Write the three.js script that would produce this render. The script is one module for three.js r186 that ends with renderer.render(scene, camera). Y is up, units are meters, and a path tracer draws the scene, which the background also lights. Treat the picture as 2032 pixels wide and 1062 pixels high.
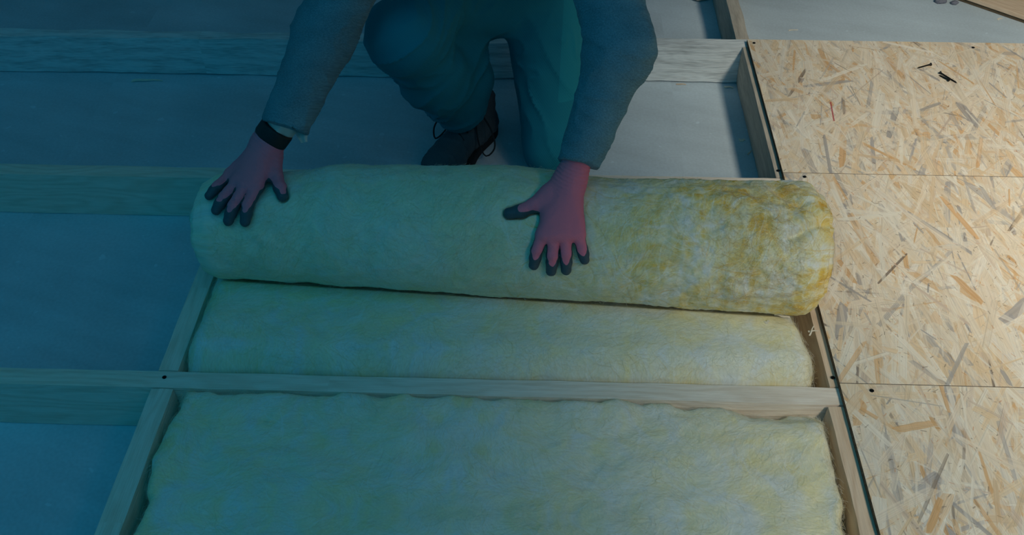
import * as THREE from 'three';
import { ImprovedNoise } from 'three/addons/math/ImprovedNoise.js';
import { RoundedBoxGeometry } from 'three/addons/geometries/RoundedBoxGeometry.js';
import { mergeGeometries } from 'three/addons/utils/BufferGeometryUtils.js';
import { RectAreaLightUniformsLib } from 'three/addons/lights/RectAreaLightUniformsLib.js';

// ---------------------------------------------------------------- camera, light, exposure
const V = (x, y, z) => new THREE.Vector3(x, y, z);
const scene = new THREE.Scene();
scene.background = new THREE.Color(0x000000);
const renderer = new THREE.WebGLRenderer({ antialias: true });
renderer.shadowMap.enabled = true;
renderer.toneMapping = THREE.LinearToneMapping;
renderer.toneMappingExposure = 1.0;

const FOCAL = 1975, FRAME_W = 2032, FRAME_H = 1062;
const camera = new THREE.PerspectiveCamera(2 * Math.atan(FRAME_H / 2 / FOCAL) * 180 / Math.PI, FRAME_W / FRAME_H, 0.05, 40);
camera.position.set(-0.56175, 1.55, 1.2208);
{
  const right = V(0.9993588, -0.0036049, -0.035623), down = V(0.0215735, -0.733418, 0.6794355), ahead = V(-0.0285759, -0.6797683, -0.73287);
  camera.setRotationFromMatrix(new THREE.Matrix4().makeBasis(right, down.negate(), ahead.negate()));
}
scene.add(camera);
RectAreaLightUniformsLib.init();

const TEAL = [0.012, 0.50, 0.85], CEILING_FILL_POWER = 0.49, WALL_FILL_POWER = 0.20;        // added blue-green ceiling and wall panels
const WARM = [1.0, 0.88, 0.70], SPOT_POWER = 16.0;          // three warm spots out of view, placed to light the boarded side
const SPOT_X = 1.0, SPOT_ANGLE = 32.3;

// ---------------------------------------------------------------- helpers
function rng(seed) { let s = seed >>> 0; return () => { s = (s + 0x6d2b79f5) | 0; let t = Math.imul(s ^ (s >>> 15), 1 | s); t = (t + Math.imul(t ^ (t >>> 7), 61 | t)) ^ t; return ((t ^ (t >>> 14)) >>> 0) / 4294967296; }; }
const PN = new ImprovedNoise();
const n3 = (x, y, z) => PN.noise(x + 100.3, y + 57.7, z + 31.1);
function fbm(x, y, z, o = 4) { let a = 0.5, s = 0; for (let i = 0; i < o; i++) { s += a * n3(x, y, z); x = x * 2.03 + 7.1; y = y * 2.03 + 3.3; z = z * 2.03 + 1.7; a *= 0.5; } return s; }
const clamp = (x, a = 0, b = 1) => Math.min(b, Math.max(a, x));
const smooth = (a, b, x) => { const t = clamp((x - a) / (b - a)); return t * t * (3 - 2 * t); };
const mix = (a, b, t) => a + (b - a) * t;
const gauss = (x, s) => Math.exp(-x * x / (2 * s * s));

const used = {};
function numbered(name) { const k = used[name] = (used[name] ?? -1) + 1; return k ? name + '_' + String(k).padStart(3, '0') : name; }
function mesh(name, geo, mat, parent) { const m = new THREE.Mesh(geo, mat); m.name = parent ? name : numbered(name); m.castShadow = m.receiveShadow = true; (parent ?? scene).add(m); return m; }
function tag(o, label, category, group) { o.userData.label = label; o.userData.category = category; if (group) o.userData.group = group; return o; }
function thing(name, label, category, group, p = [0, 0, 0]) { const g = new THREE.Group(); g.name = numbered(name); g.position.set(...p); scene.add(g); return tag(g, label, category, group); }
function struct(name, geo, mat) { const m = mesh(name, geo, mat); m.userData.kind = 'structure'; return m; }

function canvasTexture(w, h, draw, srgb = true) {
  const c = document.createElement('canvas'); c.width = w; c.height = h; draw(c.getContext('2d'), w, h);
  const t = new THREE.CanvasTexture(c); if (srgb) t.colorSpace = THREE.SRGBColorSpace; t.wrapS = t.wrapT = THREE.RepeatWrapping; return t;
}
function dataTexture(w, h, f, srgb = true) {          // f(u, v) -> [r, g, b] in 0..255
  const d = new Uint8Array(w * h * 4);
  for (let y = 0; y < h; y++) for (let x = 0; x < w; x++) { const c = f((x + 0.5) / w, (y + 0.5) / h), o = (y * w + x) * 4; d[o] = c[0]; d[o + 1] = c[1]; d[o + 2] = c[2]; d[o + 3] = 255; }
  const t = new THREE.DataTexture(d, w, h); t.magFilter = THREE.LinearFilter; t.wrapS = t.wrapT = THREE.RepeatWrapping; if (srgb) t.colorSpace = THREE.SRGBColorSpace; t.needsUpdate = true; return t;
}
function boxUV(geo, axis, sx, sy, off = 0) {           // uv in metres / (sx, sy), u along the given axis
  const p = geo.attributes.position, n = geo.attributes.normal, uv = new Float32Array(p.count * 2);
  for (let i = 0; i < p.count; i++) {
    const q = [p.getX(i), p.getY(i), p.getZ(i)], m = [Math.abs(n.getX(i)), Math.abs(n.getY(i)), Math.abs(n.getZ(i))];
    const face = m.indexOf(Math.max(...m)), rest = [0, 1, 2].filter((k) => k !== face);
    let [a, b] = rest.includes(axis) ? [axis, rest.find((k) => k !== axis)] : rest;
    uv[2 * i] = q[a] / sx + off; uv[2 * i + 1] = q[b] / sy + off * 1.7 + face * 0.31;
  }
  geo.setAttribute('uv', new THREE.BufferAttribute(uv, 2)); return geo;
}
function sawnTimber(x0, x1, y0, y1, z0, z1, axis, off, wob = 0.0012) {
  const L = [x1 - x0, y1 - y0, z1 - z0], seg = Math.round(L[axis] / 0.03), n = [2, 4, 2]; n[axis] = seg;
  const g = new THREE.BoxGeometry(...L, ...n); const p = g.attributes.position;
  for (let i = 0; i < p.count; i++) {
    let q = [p.getX(i), p.getY(i), p.getZ(i)]; const others = [0, 1, 2].filter((k) => k !== axis);
    const t = q[axis] * 9 + off * 40; let edge = true;
    for (const k of others) if (Math.abs(Math.abs(q[k]) - L[k] / 2) > 1e-4) edge = false;
    for (const k of others) { q[k] += wob * n3(t, k * 9.1 + Math.sign(q[others[0]]) * 2, off * 11 + Math.sign(q[others[1]])); if (edge) q[k] -= Math.sign(q[k]) * (0.0012 + 0.0012 * Math.abs(n3(t * 3, k, 4))); }
    p.setXYZ(i, ...q);
  }
  g.computeVertexNormals(); boxUV(g, axis, 1.0, 0.25, off);
  g.translate((x0 + x1) / 2, (y0 + y1) / 2, (z0 + z1) / 2); return g;
}

// ---------------------------------------------------------------- materials
const std = (o) => new THREE.MeshStandardMaterial({ roughness: 0.9, metalness: 0, ...o });
function woodTexture(seed, base, dark, rough) {
  return dataTexture(1024, 256, (u, v) => {
    const w = fbm(u * 3, v * 3, seed, 3) * 1.2, ring = 0.5 + 0.5 * Math.sin((v * 9 + w * 3 + fbm(u * 1.5, v * 2, seed + 9, 2) * 5) * 6.28);
    const fine = n3(u * 40, v * 90, seed + 3), fibre = n3(u * 14, v * 160, seed + 5), blot = fbm(u * 8, v * 14, seed + 7, 4);
    let t = 0.28 * (1 - rough) * ring * ring + 0.22 * fibre + rough * (0.9 * blot + 0.35 * fine);
    t = clamp(t + 0.08);
    return [0, 1, 2].map((k) => clamp(mix(base[k], dark[k], t), 0, 255));
  });
}
const grainBump = dataTexture(512, 256, (u, v) => { const g = 128 + 70 * n3(u * 16, v * 90, 2) + 60 * n3(u * 60, v * 40, 6); return [g, g, g]; }, false);
const woodPale = std({ map: woodTexture(1, [240, 230, 216], [196, 172, 146], 0.25), bumpMap: grainBump, bumpScale: 0.0012, roughness: 0.85 });
const woodTan = std({ map: woodTexture(5, [226, 204, 178], [176, 142, 110], 0.2), bumpMap: grainBump, bumpScale: 0.001, roughness: 0.85 });
const woodGrey = std({ map: woodTexture(9, [226, 234, 236], [134, 138, 140], 0.62), bumpMap: grainBump, bumpScale: 0.002, roughness: 0.95 });
const woodWeathered = std({ map: woodTexture(13, [196, 188, 174], [130, 122, 112], 0.5), bumpMap: grainBump, bumpScale: 0.0012, roughness: 0.95 });

const concreteMap = dataTexture(1024, 1024, (u, v) => {
  const a = fbm(u * 5, v * 5, 3, 5), streak = fbm(u * 3 + v * 5, (v - u * 0.35) * 24, 8, 3), f = n3(u * 240, v * 240, 1);
  const g = 206 + 22 * a + 13 * streak + 7 * f + (n3(u * 60, v * 60, 5) > 0.62 ? 14 : 0);
  return [g * 0.93, g * 1.01, g * 1.06];
});
const concrete = std({ map: concreteMap, roughness: 0.8, bumpMap: concreteMap, bumpScale: 0.0015 });
const bouncePlaster = std({ color: 0xa9c6d0, roughness: 0.95 });  // unseen walls and ceiling, tinted blue to colour the bounced light

// strand board: pressed wood flakes
function strandBoard(seed, mark) {
  const W = 2048, H = 1024, r = rng(seed), strands = [];
  const gs = () => (r() + r() + r() - 1.5) / 0.87;
  for (let i = 0; i < 4200; i++) {
    const late = i / 4200, a = (r() < 0.3 ? r() * Math.PI : Math.PI / 2 + gs() * 0.62);
    const L = (r() < 0.25 ? 20 + 20 * r() : 60 + 110 * r()) * 1.64, w = (r() < 0.22 ? 2 + 4 * r() : 8 + 20 * r() * r()) * 1.64;
    const k = r(); let c;
    if (k < 0.40) c = [232, 217, 194]; else if (k < 0.64) c = [238, 230, 214]; else if (k < 0.79) c = [226, 200, 164]; else if (k < 0.84) c = [214, 168, 116]; else if (k < 0.925) c = [168, 164, 162]; else if (k < 0.985) c = [208, 188, 168]; else c = [128, 114, 102];
    const j = gs() * 9; c = c.map((q) => clamp(q + j, 0, 255) | 0);
    const thin = k > 0.95 || (k > 0.835 && r() < 0.4) ? 0.4 : 1;
    strands.push({ x: r() * W, y: r() * H, a, L, w: w * thin, c, h: 90 + 110 * r(), s: r() * 1e9, al: 0.3 + 0.5 * r() });
  }
  const outline = (g, s, q) => {
    const n = 5, up = [], lo = [];
    for (let i = 0; i <= n; i++) { const t = i / n - 0.5, ta = Math.abs(t) > 0.49 ? 0.55 + 0.4 * q() : 1, e = Math.abs(t) > 0.49 ? (q() - 0.5) * s.w * 0.9 : 0; up.push([t * s.L + e, -s.w / 2 * ta * (0.85 + 0.3 * q())]); lo.push([t * s.L + (q() - 0.5) * s.w * 0.4 - e, s.w / 2 * ta * (0.85 + 0.3 * q())]); }
    g.beginPath(); up.forEach((p, i) => (i ? g.lineTo(...p) : g.moveTo(...p))); lo.reverse().forEach((p) => g.lineTo(...p)); g.closePath();
  };
  const color = canvasTexture(W, H, (g) => {
    g.fillStyle = 'rgb(228,208,178)'; g.fillRect(0, 0, W, H);
    for (const s of strands) {
      const q = rng(s.s); g.save(); g.translate(s.x, s.y); g.rotate(s.a); g.globalAlpha = s.al; outline(g, s, q);
      g.fillStyle = `rgb(${s.c})`; g.fill(); g.clip();
      const lines = Math.round(s.w / 3.2); g.lineWidth = 1; g.globalAlpha = 0.3;
      for (let i = 0; i < lines; i++) { const y = (q() - 0.5) * s.w, d = q() < 0.55 ? 0.72 : 1.12; g.strokeStyle = `rgb(${s.c.map((v) => clamp(v * d, 0, 255) | 0)})`; g.beginPath(); g.moveTo(-s.L / 2, y); g.lineTo(s.L / 2, y + (q() - 0.5) * 6); g.stroke(); }
      g.restore();
      if (q() < 0.14) { g.save(); g.translate(s.x, s.y); g.rotate(s.a); g.globalAlpha = 0.28; g.strokeStyle = 'rgb(112,96,80)'; g.lineWidth = 1.3; g.beginPath(); g.moveTo(-s.L / 2.2, s.w / 2.2); g.lineTo(s.L / 3, s.w / 2); g.stroke(); g.restore(); }
    }
    for (let i = 0; i < 900; i++) { g.globalAlpha = 0.4; g.fillStyle = r() < 0.7 ? 'rgb(84,70,58)' : 'rgb(190,110,60)'; g.save(); g.translate(r() * W, r() * H); g.rotate(r() * 6.3); g.fillRect(0, 0, 4 + r() * 14, 1 + r() * 2.4); g.restore(); }
    if (mark) { g.globalAlpha = 0.75; g.strokeStyle = 'rgb(170,62,66)'; g.lineWidth = 6; g.lineCap = 'round'; g.beginPath(); g.moveTo(...mark[0]); g.lineTo(...mark[1]); g.stroke(); g.globalAlpha = 1; }
  });
  const bump = canvasTexture(W / 2, H / 2, (g) => {
    g.scale(0.5, 0.5); g.fillStyle = 'rgb(128,128,128)'; g.fillRect(0, 0, W, H);
    for (const s of strands) { const q = rng(s.s); g.save(); g.translate(s.x, s.y); g.rotate(s.a); g.globalAlpha = 0.8; outline(g, s, q); g.fillStyle = `rgb(${s.h | 0},${s.h | 0},${s.h | 0})`; g.fill(); g.restore(); }
  }, false);
  return std({ map: color, bumpMap: bump, bumpScale: 0.0007, roughness: 0.72 });
}
const boardEdge = std({ map: dataTexture(256, 64, (u, v) => { const g = 96 + 40 * n3(u * 60, v * 20, 1) + 30 * n3(u * 14, v * 40, 4); return [g, g * 0.86, g * 0.68]; }), roughness: 0.95 });

// mineral wool: pale fibres with yellow binder; yellow(u, v) gives the amount of binder
function woolTexture(W, H, mw, mh, seed, yellow, n = 16000, wisps = 300, from = 0) {
  const r = rng(seed), cols = [[236, 238, 230], [236, 224, 168], [232, 196, 92], [214, 160, 54]];
  const tint = (t) => { t = clamp(t) * 3; const i = Math.min(2, t | 0), f = t - i; return [0, 1, 2].map((k) => mix(cols[i][k], cols[i + 1][k], f)); };
  return canvasTexture(W, H, (g) => {
    const im = g.createImageData(W, H), step = 2;
    for (let y = 0; y < H; y += step) for (let x = 0; x < W; x += step) {
      const X = x / W * mw, Y = y / H * mh, wx = fbm(X * 7, Y * 7, seed, 3), wy = fbm(X * 7 + 9, Y * 7, seed + 4, 3);
      const patch = fbm(X * 6 + wx * 2.4, Y * 6 + wy * 2.4, seed + 1, 4), swirl = fbm((X + wx * 0.12) * 22, (Y + wy * 0.12) * 22, seed + 2, 3), fine = n3(X * 260, Y * 260, seed);
      const t = yellow(x / W, y / H, patch, swirl), sh = 1 + 0.07 * swirl + 0.035 * fine;
      const c = tint(t).map((q) => clamp(q * sh, 0, 255));
      for (let b = 0; b < step; b++) for (let a = 0; a < step; a++) { const o = ((y + b) * W + x + a) * 4; im.data[o] = c[0]; im.data[o + 1] = c[1]; im.data[o + 2] = c[2]; im.data[o + 3] = 255; }
    }
    g.putImageData(im, 0, 0);
    for (let i = 0; i < n; i++) {
      let x = r() * W, y = r() * H; const k = r(), len = 5 + (r() * 9 | 0), st = 5 + 6 * r();
      g.strokeStyle = k < 0.62 ? 'rgb(248,245,230)' : k < 0.82 ? 'rgb(222,190,112)' : 'rgb(190,168,124)'; g.globalAlpha = k < 0.62 ? 0.10 + 0.16 * r() : 0.06 + 0.1 * r(); g.lineWidth = 0.8 + 1.2 * r();  // white and yellow fibres; tan strokes paint shade between them
      g.beginPath(); g.moveTo(x, y); const a0 = (r() - 0.5) * 1.2;
      for (let j = 0; j < len; j++) { const a = a0 + 5 * fbm(x / W * mw * 6, y / H * mh * 6, seed + 1, 2); x += Math.cos(a) * st; y += Math.sin(a) * st; g.lineTo(x, y); }
      g.stroke();
    }
    for (let i = 0; i < wisps; i++) {                 // larger swept bundles of white fibre
      let x = W * (from + (1 - from) * r()), y = r() * H; const len = 8 + (r() * 14 | 0), a0 = (r() - 0.5) * 2 + (r() < 0.4 ? 1.57 : 0), wd = 2 + 7 * r() * r(), sd = 60 + i;
      const pts = []; for (let j = 0; j < len; j++) { const a = a0 + 6 * fbm(x / W * mw * 7, y / H * mh * 7, seed + 6, 2); x += Math.cos(a) * 8; y += Math.sin(a) * 8; pts.push([x, y]); }
      const q = rng(sd); g.lineWidth = 0.9; g.strokeStyle = q() < (from ? 0.9 : 1) ? 'rgb(247,246,236)' : 'rgb(222,180,84)'; g.globalAlpha = 0.22;
      for (let b = 0; b < wd * 2; b++) { const o = (q() - 0.5) * wd * 2, o2 = (q() - 0.5) * wd * 2, s0 = (q() * len * 0.3) | 0; g.beginPath(); pts.forEach(([px, py], j) => { if (j < s0) return; const k = j / len; g[j === s0 ? 'moveTo' : 'lineTo'](px + mix(o, o2, k), py + mix(o2, o, k)); }); g.stroke(); }
    }
  });
}
const woolBump = (seed) => canvasTexture(1024, 512, (g, W, H) => {
  const r = rng(seed); g.fillStyle = 'rgb(120,120,120)'; g.fillRect(0, 0, W, H);
  for (let i = 0; i < 15000; i++) {
    let x = r() * W, y = r() * H; const v = 60 + 180 * r() | 0; g.strokeStyle = `rgb(${v},${v},${v})`; g.globalAlpha = 0.3; g.lineWidth = 0.8 + 1.4 * r(); g.beginPath(); g.moveTo(x, y);
    const a0 = (r() - 0.5) * 1.5; for (let j = 0; j < 7; j++) { const a = a0 + 5 * fbm(x / W * 7, y / H * 3.5, seed, 2); x += Math.cos(a) * 5; y += Math.sin(a) * 5; g.lineTo(x, y); } g.stroke();
  }
}, false);
const woolBumpMap = woolBump(77);
const battMap0 = woolTexture(2048, 1024, 1.24, 0.62, 21, (u, v, p, s) => 0.12 + 0.36 * p + 0.30 * s, 26000, 500);
const battMap = battMap0; battMap.wrapS = battMap.wrapT = THREE.MirroredRepeatWrapping;
const wool = std({ map: battMap, bumpMap: woolBumpMap, bumpScale: 0.002, roughness: 1 });
// the roll: v runs once round it (0 at the top), u along it; yellow is stronger towards the right-hand end
const rollMap = woolTexture(2048, 1024, 1.25, 0.8, 43, (u, v, p, s) => {
  const d = ((v + 0.5) % 1) * 360 - 180, right = smooth(0.52, 0.86, u), low = smooth(78, 104, d);
  const X = u * 1.25, Y = v * 0.8, w = fbm(X * 9, Y * 9, 51, 3), ribs = fbm(X * 60, Y * 7 + w, 52, 3), blot = fbm(X * 15 + w * 1.6, Y * 11 + w * 2.2, 53, 4), wisp = Math.pow(1 - Math.min(1, Math.abs(fbm(X * 12 + w * 2, Y * 9 + w * 2, 54, 3)) * 5), 2);
  let t = 0.12 + 0.2 * p + 0.1 * s + 0.08 * smooth(0.3, 0.55, u) + right * (0.22 + 0.45 * blot + 0.40 * p + 0.50 * s + 0.45 * ribs - 0.26 * wisp);
  t += right * 0.48 * low;
  const line = u - mix(0.87, 0.745, clamp((d - 20) / 85)); t += 0.36 * gauss(line + 0.03 * p, 0.010) * smooth(5, 30, d) * (1 - smooth(108, 125, d));
  t += 0.22 * smooth(0.94, 0.985, u) * smooth(-10, 30, d) + 0.34 * gauss(d + 3 - 70 * blot, 6) * smooth(0.72, 0.86, u);
  t -= 0.34 * gauss(u - 0.915, 0.032) * gauss(d - 58, 15) + 0.22 * gauss(u - 0.70, 0.03) * gauss(d - 15, 14) + 0.26 * gauss(u - 0.90, 0.03) * gauss(d - 20, 8) + 0.2 * gauss(u - 0.71, 0.03) * gauss(d - 60, 20);
  return t;
}, 22000, 1500, 0.5);
rollMap.wrapS = THREE.ClampToEdgeWrapping;
const rollWool = std({ map: rollMap, bumpMap: woolBumpMap, bumpScale: 0.002, roughness: 1 });

const knitBump = dataTexture(256, 256, (u, v) => { const g = 128 + 60 * Math.sin(u * 6.2832 * 32) * Math.sin(v * 6.2832 * 40) + 50 * n3(u * 50, v * 50, 3); return [g, g, g]; }, false);
const heather = dataTexture(512, 512, (u, v) => { const g = 152 + 20 * n3(u * 128, v * 128, 2) + 14 * n3(u * 60, v * 90, 7) + 22 * fbm(u * 5, v * 5, 9, 3); return [g * 0.68, g * 0.92, g * 0.99]; });
const jumperCloth = std({ map: heather, bumpMap: knitBump, bumpScale: 0.0006, roughness: 1 });
const twill = dataTexture(256, 256, (u, v) => { const g = 128 + 60 * Math.sin((u + v) * 6.2832 * 36); return [g, g, g]; }, false);
const trouserCloth = std({ color: new THREE.Color().setRGB(0.010, 0.28, 0.36), bumpMap: twill, bumpScale: 0.0004, roughness: 0.9 });
const trouserPocket = std({ color: new THREE.Color().setRGB(0.012, 0.34, 0.42), bumpMap: twill, bumpScale: 0.0004, roughness: 0.9 });
const gloveKnit = std({ color: new THREE.Color().setRGB(0.93, 0.22, 0.29), bumpMap: knitBump, bumpScale: 0.0006, roughness: 0.9 });
const gloveCoat = std({ color: new THREE.Color().setRGB(0.055, 0.09, 0.11), roughness: 0.6, bumpMap: grainBump, bumpScale: 0.0004 });
const skin = std({ color: new THREE.Color().setRGB(0.62, 0.38, 0.28), roughness: 0.6 });
const hairMat = std({ color: 0x3a2a1e, roughness: 0.7 });
const shoeMat = std({ color: new THREE.Color().setRGB(0.07, 0.10, 0.12), roughness: 0.75, bumpMap: grainBump, bumpScale: 0.0005 });
const soleMat = std({ color: 0x1c2226, roughness: 0.9 });
const laceMat = std({ color: 0x23292d, roughness: 0.95 });
const linen = std({ color: 0xd9d8d0, roughness: 0.95, bumpMap: twill, bumpScale: 0.0003 });
const bandMat = std({ color: 0x14191c, roughness: 0.5 });
const blackSteel = std({ color: 0x1d1f20, roughness: 0.45, metalness: 0.7 });
const white = std({ color: 0xe6e4de, roughness: 0.6 });

// ---------------------------------------------------------------- the room, walls and ceiling out of view
const RX0 = -3.4, RX1 = 3.0, RZ0 = -3.4, RZ1 = 5.2, RH = 2.75;
{
  const fl = new THREE.BoxGeometry(RX1 - RX0, 0.12, RZ1 - RZ0); boxUV(fl, 0, 1.6, 1.6); fl.translate((RX0 + RX1) / 2, -0.06, (RZ0 + RZ1) / 2); struct('floor', fl, concrete);
  const ce = new THREE.BoxGeometry(RX1 - RX0 + 0.24, 0.12, RZ1 - RZ0 + 0.24); ce.translate((RX0 + RX1) / 2, RH + 0.06, (RZ0 + RZ1) / 2); struct('ceiling', ce, bouncePlaster);
  for (const [n, w, d, x, z] of [['wall_left', 0.12, RZ1 - RZ0, RX0 - 0.06, (RZ0 + RZ1) / 2], ['wall_right', 0.12, RZ1 - RZ0, RX1 + 0.06, (RZ0 + RZ1) / 2], ['wall_back', RX1 - RX0 + 0.24, 0.12, (RX0 + RX1) / 2, RZ0 - 0.06], ['wall_front', RX1 - RX0 + 0.24, 0.12, (RX0 + RX1) / 2, RZ1 + 0.06]]) {
    const g = new THREE.BoxGeometry(w, RH + 0.12, d); g.translate(x, RH / 2 - 0.06, z); struct(n, g, bouncePlaster);
  }
}
{ // added ceiling panel, imitates a blue-green tint over the left
  const cx = -0.7, cz = 2.2, S = 4.4, p = thing('added_ceiling_panel', 'added large square ceiling panel out of view, tinting the joist bays blue-green', 'added light', null, [cx, RH, cz]);
  const fr = [[S + 0.08, 0.04, 0, S / 2 + 0.02], [S + 0.08, 0.04, 0, -S / 2 - 0.02], [0.04, S, S / 2 + 0.02, 0], [0.04, S, -S / 2 - 0.02, 0]].map(([w, d, x, z]) => new THREE.BoxGeometry(w, 0.05, d).translate(x, -0.025, z));
  mesh('frame', mergeGeometries(fr), white, p);
  mesh('diffuser', new THREE.BoxGeometry(S, 0.012, S).translate(0, -0.03, 0), std({ color: 0x404848, emissive: new THREE.Color(...TEAL), emissiveIntensity: 0.02 }), p);
  const l = new THREE.RectAreaLight(new THREE.Color(...TEAL), CEILING_FILL_POWER, S, S); l.position.set(cx, RH - 0.045, cz); l.lookAt(cx, 0, cz); scene.add(l);
}
{ // added fill panel on the left wall, brightens the dark left side
  const x = RX0, y = 1.25, z = -0.3, W = 3.0, Hh = 1.7, p = thing('added_wall_panel', 'added wide fill panel on the left wall glowing blue-green towards the empty bays', 'wall light', null, [x, y, z]);
  const fr = [[0.04, W + 0.08, Hh / 2 + 0.02, 0], [0.04, W + 0.08, -Hh / 2 - 0.02, 0], [Hh, 0.04, 0, W / 2 + 0.02], [Hh, 0.04, 0, -W / 2 - 0.02]].map(([h, w, yy, zz]) => new THREE.BoxGeometry(0.05, h, w).translate(0.025, yy, zz));
  mesh('frame', mergeGeometries(fr), white, p);
  mesh('diffuser', new THREE.BoxGeometry(0.012, Hh, W).translate(0.03, 0, 0), std({ color: 0x404848, emissive: new THREE.Color(...TEAL), emissiveIntensity: 0.02 }), p);
  const l = new THREE.RectAreaLight(new THREE.Color(...TEAL), WALL_FILL_POWER, W, Hh); l.position.set(x + 0.045, y, z); l.lookAt(x + 2, y, z); scene.add(l);
}
[[0.50, 'farthest'], [1.65, 'middle'], [2.80, 'nearest']].forEach(([z, which], i) => { // warm spots out of view, placed to light the boards
  const p = thing('unseen_ceiling_spot', `unseen white round ceiling spot placed to light the strand boards, ${which} of three`, 'spotlight', 'unseen spots lighting the boards', [SPOT_X, RH, z]);
  mesh('base_plate', new THREE.CylinderGeometry(0.06, 0.06, 0.015, 32).translate(0, -0.0075, 0), white, p);
  mesh('housing', new THREE.LatheGeometry([[0.02, -0.015], [0.20, -0.03], [0.29, -0.08], [0.31, -0.13], [0.305, -0.14], [0.295, -0.13], [0.28, -0.1], [0.0, -0.1]].map((q) => new THREE.Vector2(...q)), 32), white, p);
  mesh('lens', new THREE.CylinderGeometry(0.285, 0.285, 0.006, 48).translate(0, -0.128, 0), std({ color: 0x888880, emissive: new THREE.Color(...WARM), emissiveIntensity: 0.6 }), p);
  const l = new THREE.SpotLight(new THREE.Color(...WARM), SPOT_POWER, 0, SPOT_ANGLE * Math.PI / 180, 1, 2); l.position.set(SPOT_X, RH - 0.2, z); l.target.position.set(SPOT_X, 0, z - 1.7); l.castShadow = true; l.shadow.radius = 11; scene.add(l, l.target);
});

// ---------------------------------------------------------------- joists and blocking
const J = 0.12;
tag(mesh('floor_joist', sawnTimber(-2.9, 1.25, 0, J, -0.012, 0.031, 0, 0.13), woodPale), 'pale planed floor joist between the two laid wool batts, nearest of the long joists', 'joist');
tag(mesh('floor_joist', sawnTimber(-2.9, 1.25, 0, J, -0.650, -0.607, 0, 0.47), woodPale), 'long floor joist running behind and under the yellow wool roll', 'joist');
tag(mesh('floor_joist', sawnTimber(-2.9, 1.24, 0.003, J, -1.285, -1.242, 0, 0.71, 0.005), woodGrey), 'rough greyish white floor joist behind the kneeling worker, farthest of the long joists', 'joist');
tag(mesh('joist_block', sawnTimber(-0.016, 0.024, 0, J, -1.241, -0.651, 2, 0.2), woodWeathered), 'grey short joist block at the right end of the empty bay, along the board edge', 'joist');
tag(mesh('joist_block', sawnTimber(-0.018, 0.024, 0, J, -0.606, -0.013, 2, 0.35), woodTan), 'tan short joist block right of the middle batt, below the right end of the roll', 'joist');
tag(mesh('joist_block', sawnTimber(-0.030, 0.012, 0, J, 0.036, 0.75, 2, 0.62, 0.003), woodTan), 'tan short joist block with torn end, right of the nearest batt', 'joist');
tag(mesh('joist_block', sawnTimber(-0.028, 0.012, 0, J, -2.3, -1.286, 2, 0.83, 0.003), woodWeathered), 'weathered joist length running away from the far joist past the board corner', 'joist');
tag(mesh('joist_block', sawnTimber(-1.287, -1.246, 0, J, -0.606, -0.013, 2, 0.93), woodPale), 'short joist block left of the middle batt, under the left end of the roll', 'joist');
tag(mesh('joist_block', sawnTimber(-1.287, -1.243, 0, J, 0.033, 0.75, 2, 0.07), woodPale), 'short joist block left of the nearest batt', 'joist');

// ---------------------------------------------------------------- strand boards with their screws
function boardGeo(x0, x1, z0, z1) {
  const w = x1 - x0, d = z1 - z0, top = new THREE.PlaneGeometry(w, d, 1, 1).rotateX(-Math.PI / 2).translate(0, 0.006, 0);
  const side = new THREE.BoxGeometry(w, 0.0118, d); boxUV(side, 0, 0.25, 0.05);
  return [top.translate((x0 + x1) / 2, 0.126, (z0 + z1) / 2), side.translate((x0 + x1) / 2, 0.126, (z0 + z1) / 2)];
}
const screwHead = mergeGeometries([new THREE.CylinderGeometry(0.0042, 0.0034, 0.0016, 18).translate(0, 0.0004, 0), new THREE.TorusGeometry(0.0033, 0.0008, 6, 18).rotateX(Math.PI / 2).translate(0, 0.001, 0), new THREE.BoxGeometry(0.0045, 0.0006, 0.0009).translate(0, 0.0014, 0), new THREE.BoxGeometry(0.0009, 0.0006, 0.0045).translate(0, 0.0014, 0)].map((g) => g.toNonIndexed()));
function board(x1, z0, z1, seed, label, screws, mark) {
  const [top, side] = boardGeo(-0.001, x1, z0, z1), b = thing('strand_board', label, 'wood panel');
  mesh('core', side, boardEdge, b); mesh('face', top, strandBoard(seed, mark), b);
  for (const [x, z] of screws) { const s = mesh('screw_head', screwHead, blackSteel, b); s.position.set(x, 0.1322, z); }
}
board(1.24, -1.262, -0.6545, 11, 'wood strand board with loose screws lying on it, farthest of the three boards', [[0.015, -1.241], [0.611, -1.234]], [[(0.169) / 1.241 * 2048, (0.309) / 0.6075 * 1024], [(0.161) / 1.241 * 2048, (0.392) / 0.6075 * 1024]]);
board(1.24, -0.6530, -0.0120, 12, 'wood strand board beside the right end of the wool roll, middle of the three boards', [[0.046, -0.638]]);
board(1.24, -0.0105, 0.6200, 13, 'wood strand board at the bottom right corner, nearest of the three boards', [[0.054, 0.006]]);
// screws driven into the blocks beside the boards
for (const [x, y, z, label] of [[-0.0065, J, -0.034, 'black screw head in the tan block beside the middle board'], [-0.0065, J, -0.676, 'black screw head in the grey block behind the roll'], [-1.268, J, 0.006, 'dark nail head at the left end of the near joist above the left blocks']]) {
  const s = tag(mesh('screw', mergeGeometries([screwHead, new THREE.CylinderGeometry(0.002, 0.0015, 0.03, 10).translate(0, -0.015, 0).toNonIndexed()]), blackSteel), label, 'screw'); s.position.set(x, y, z);
}
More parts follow.
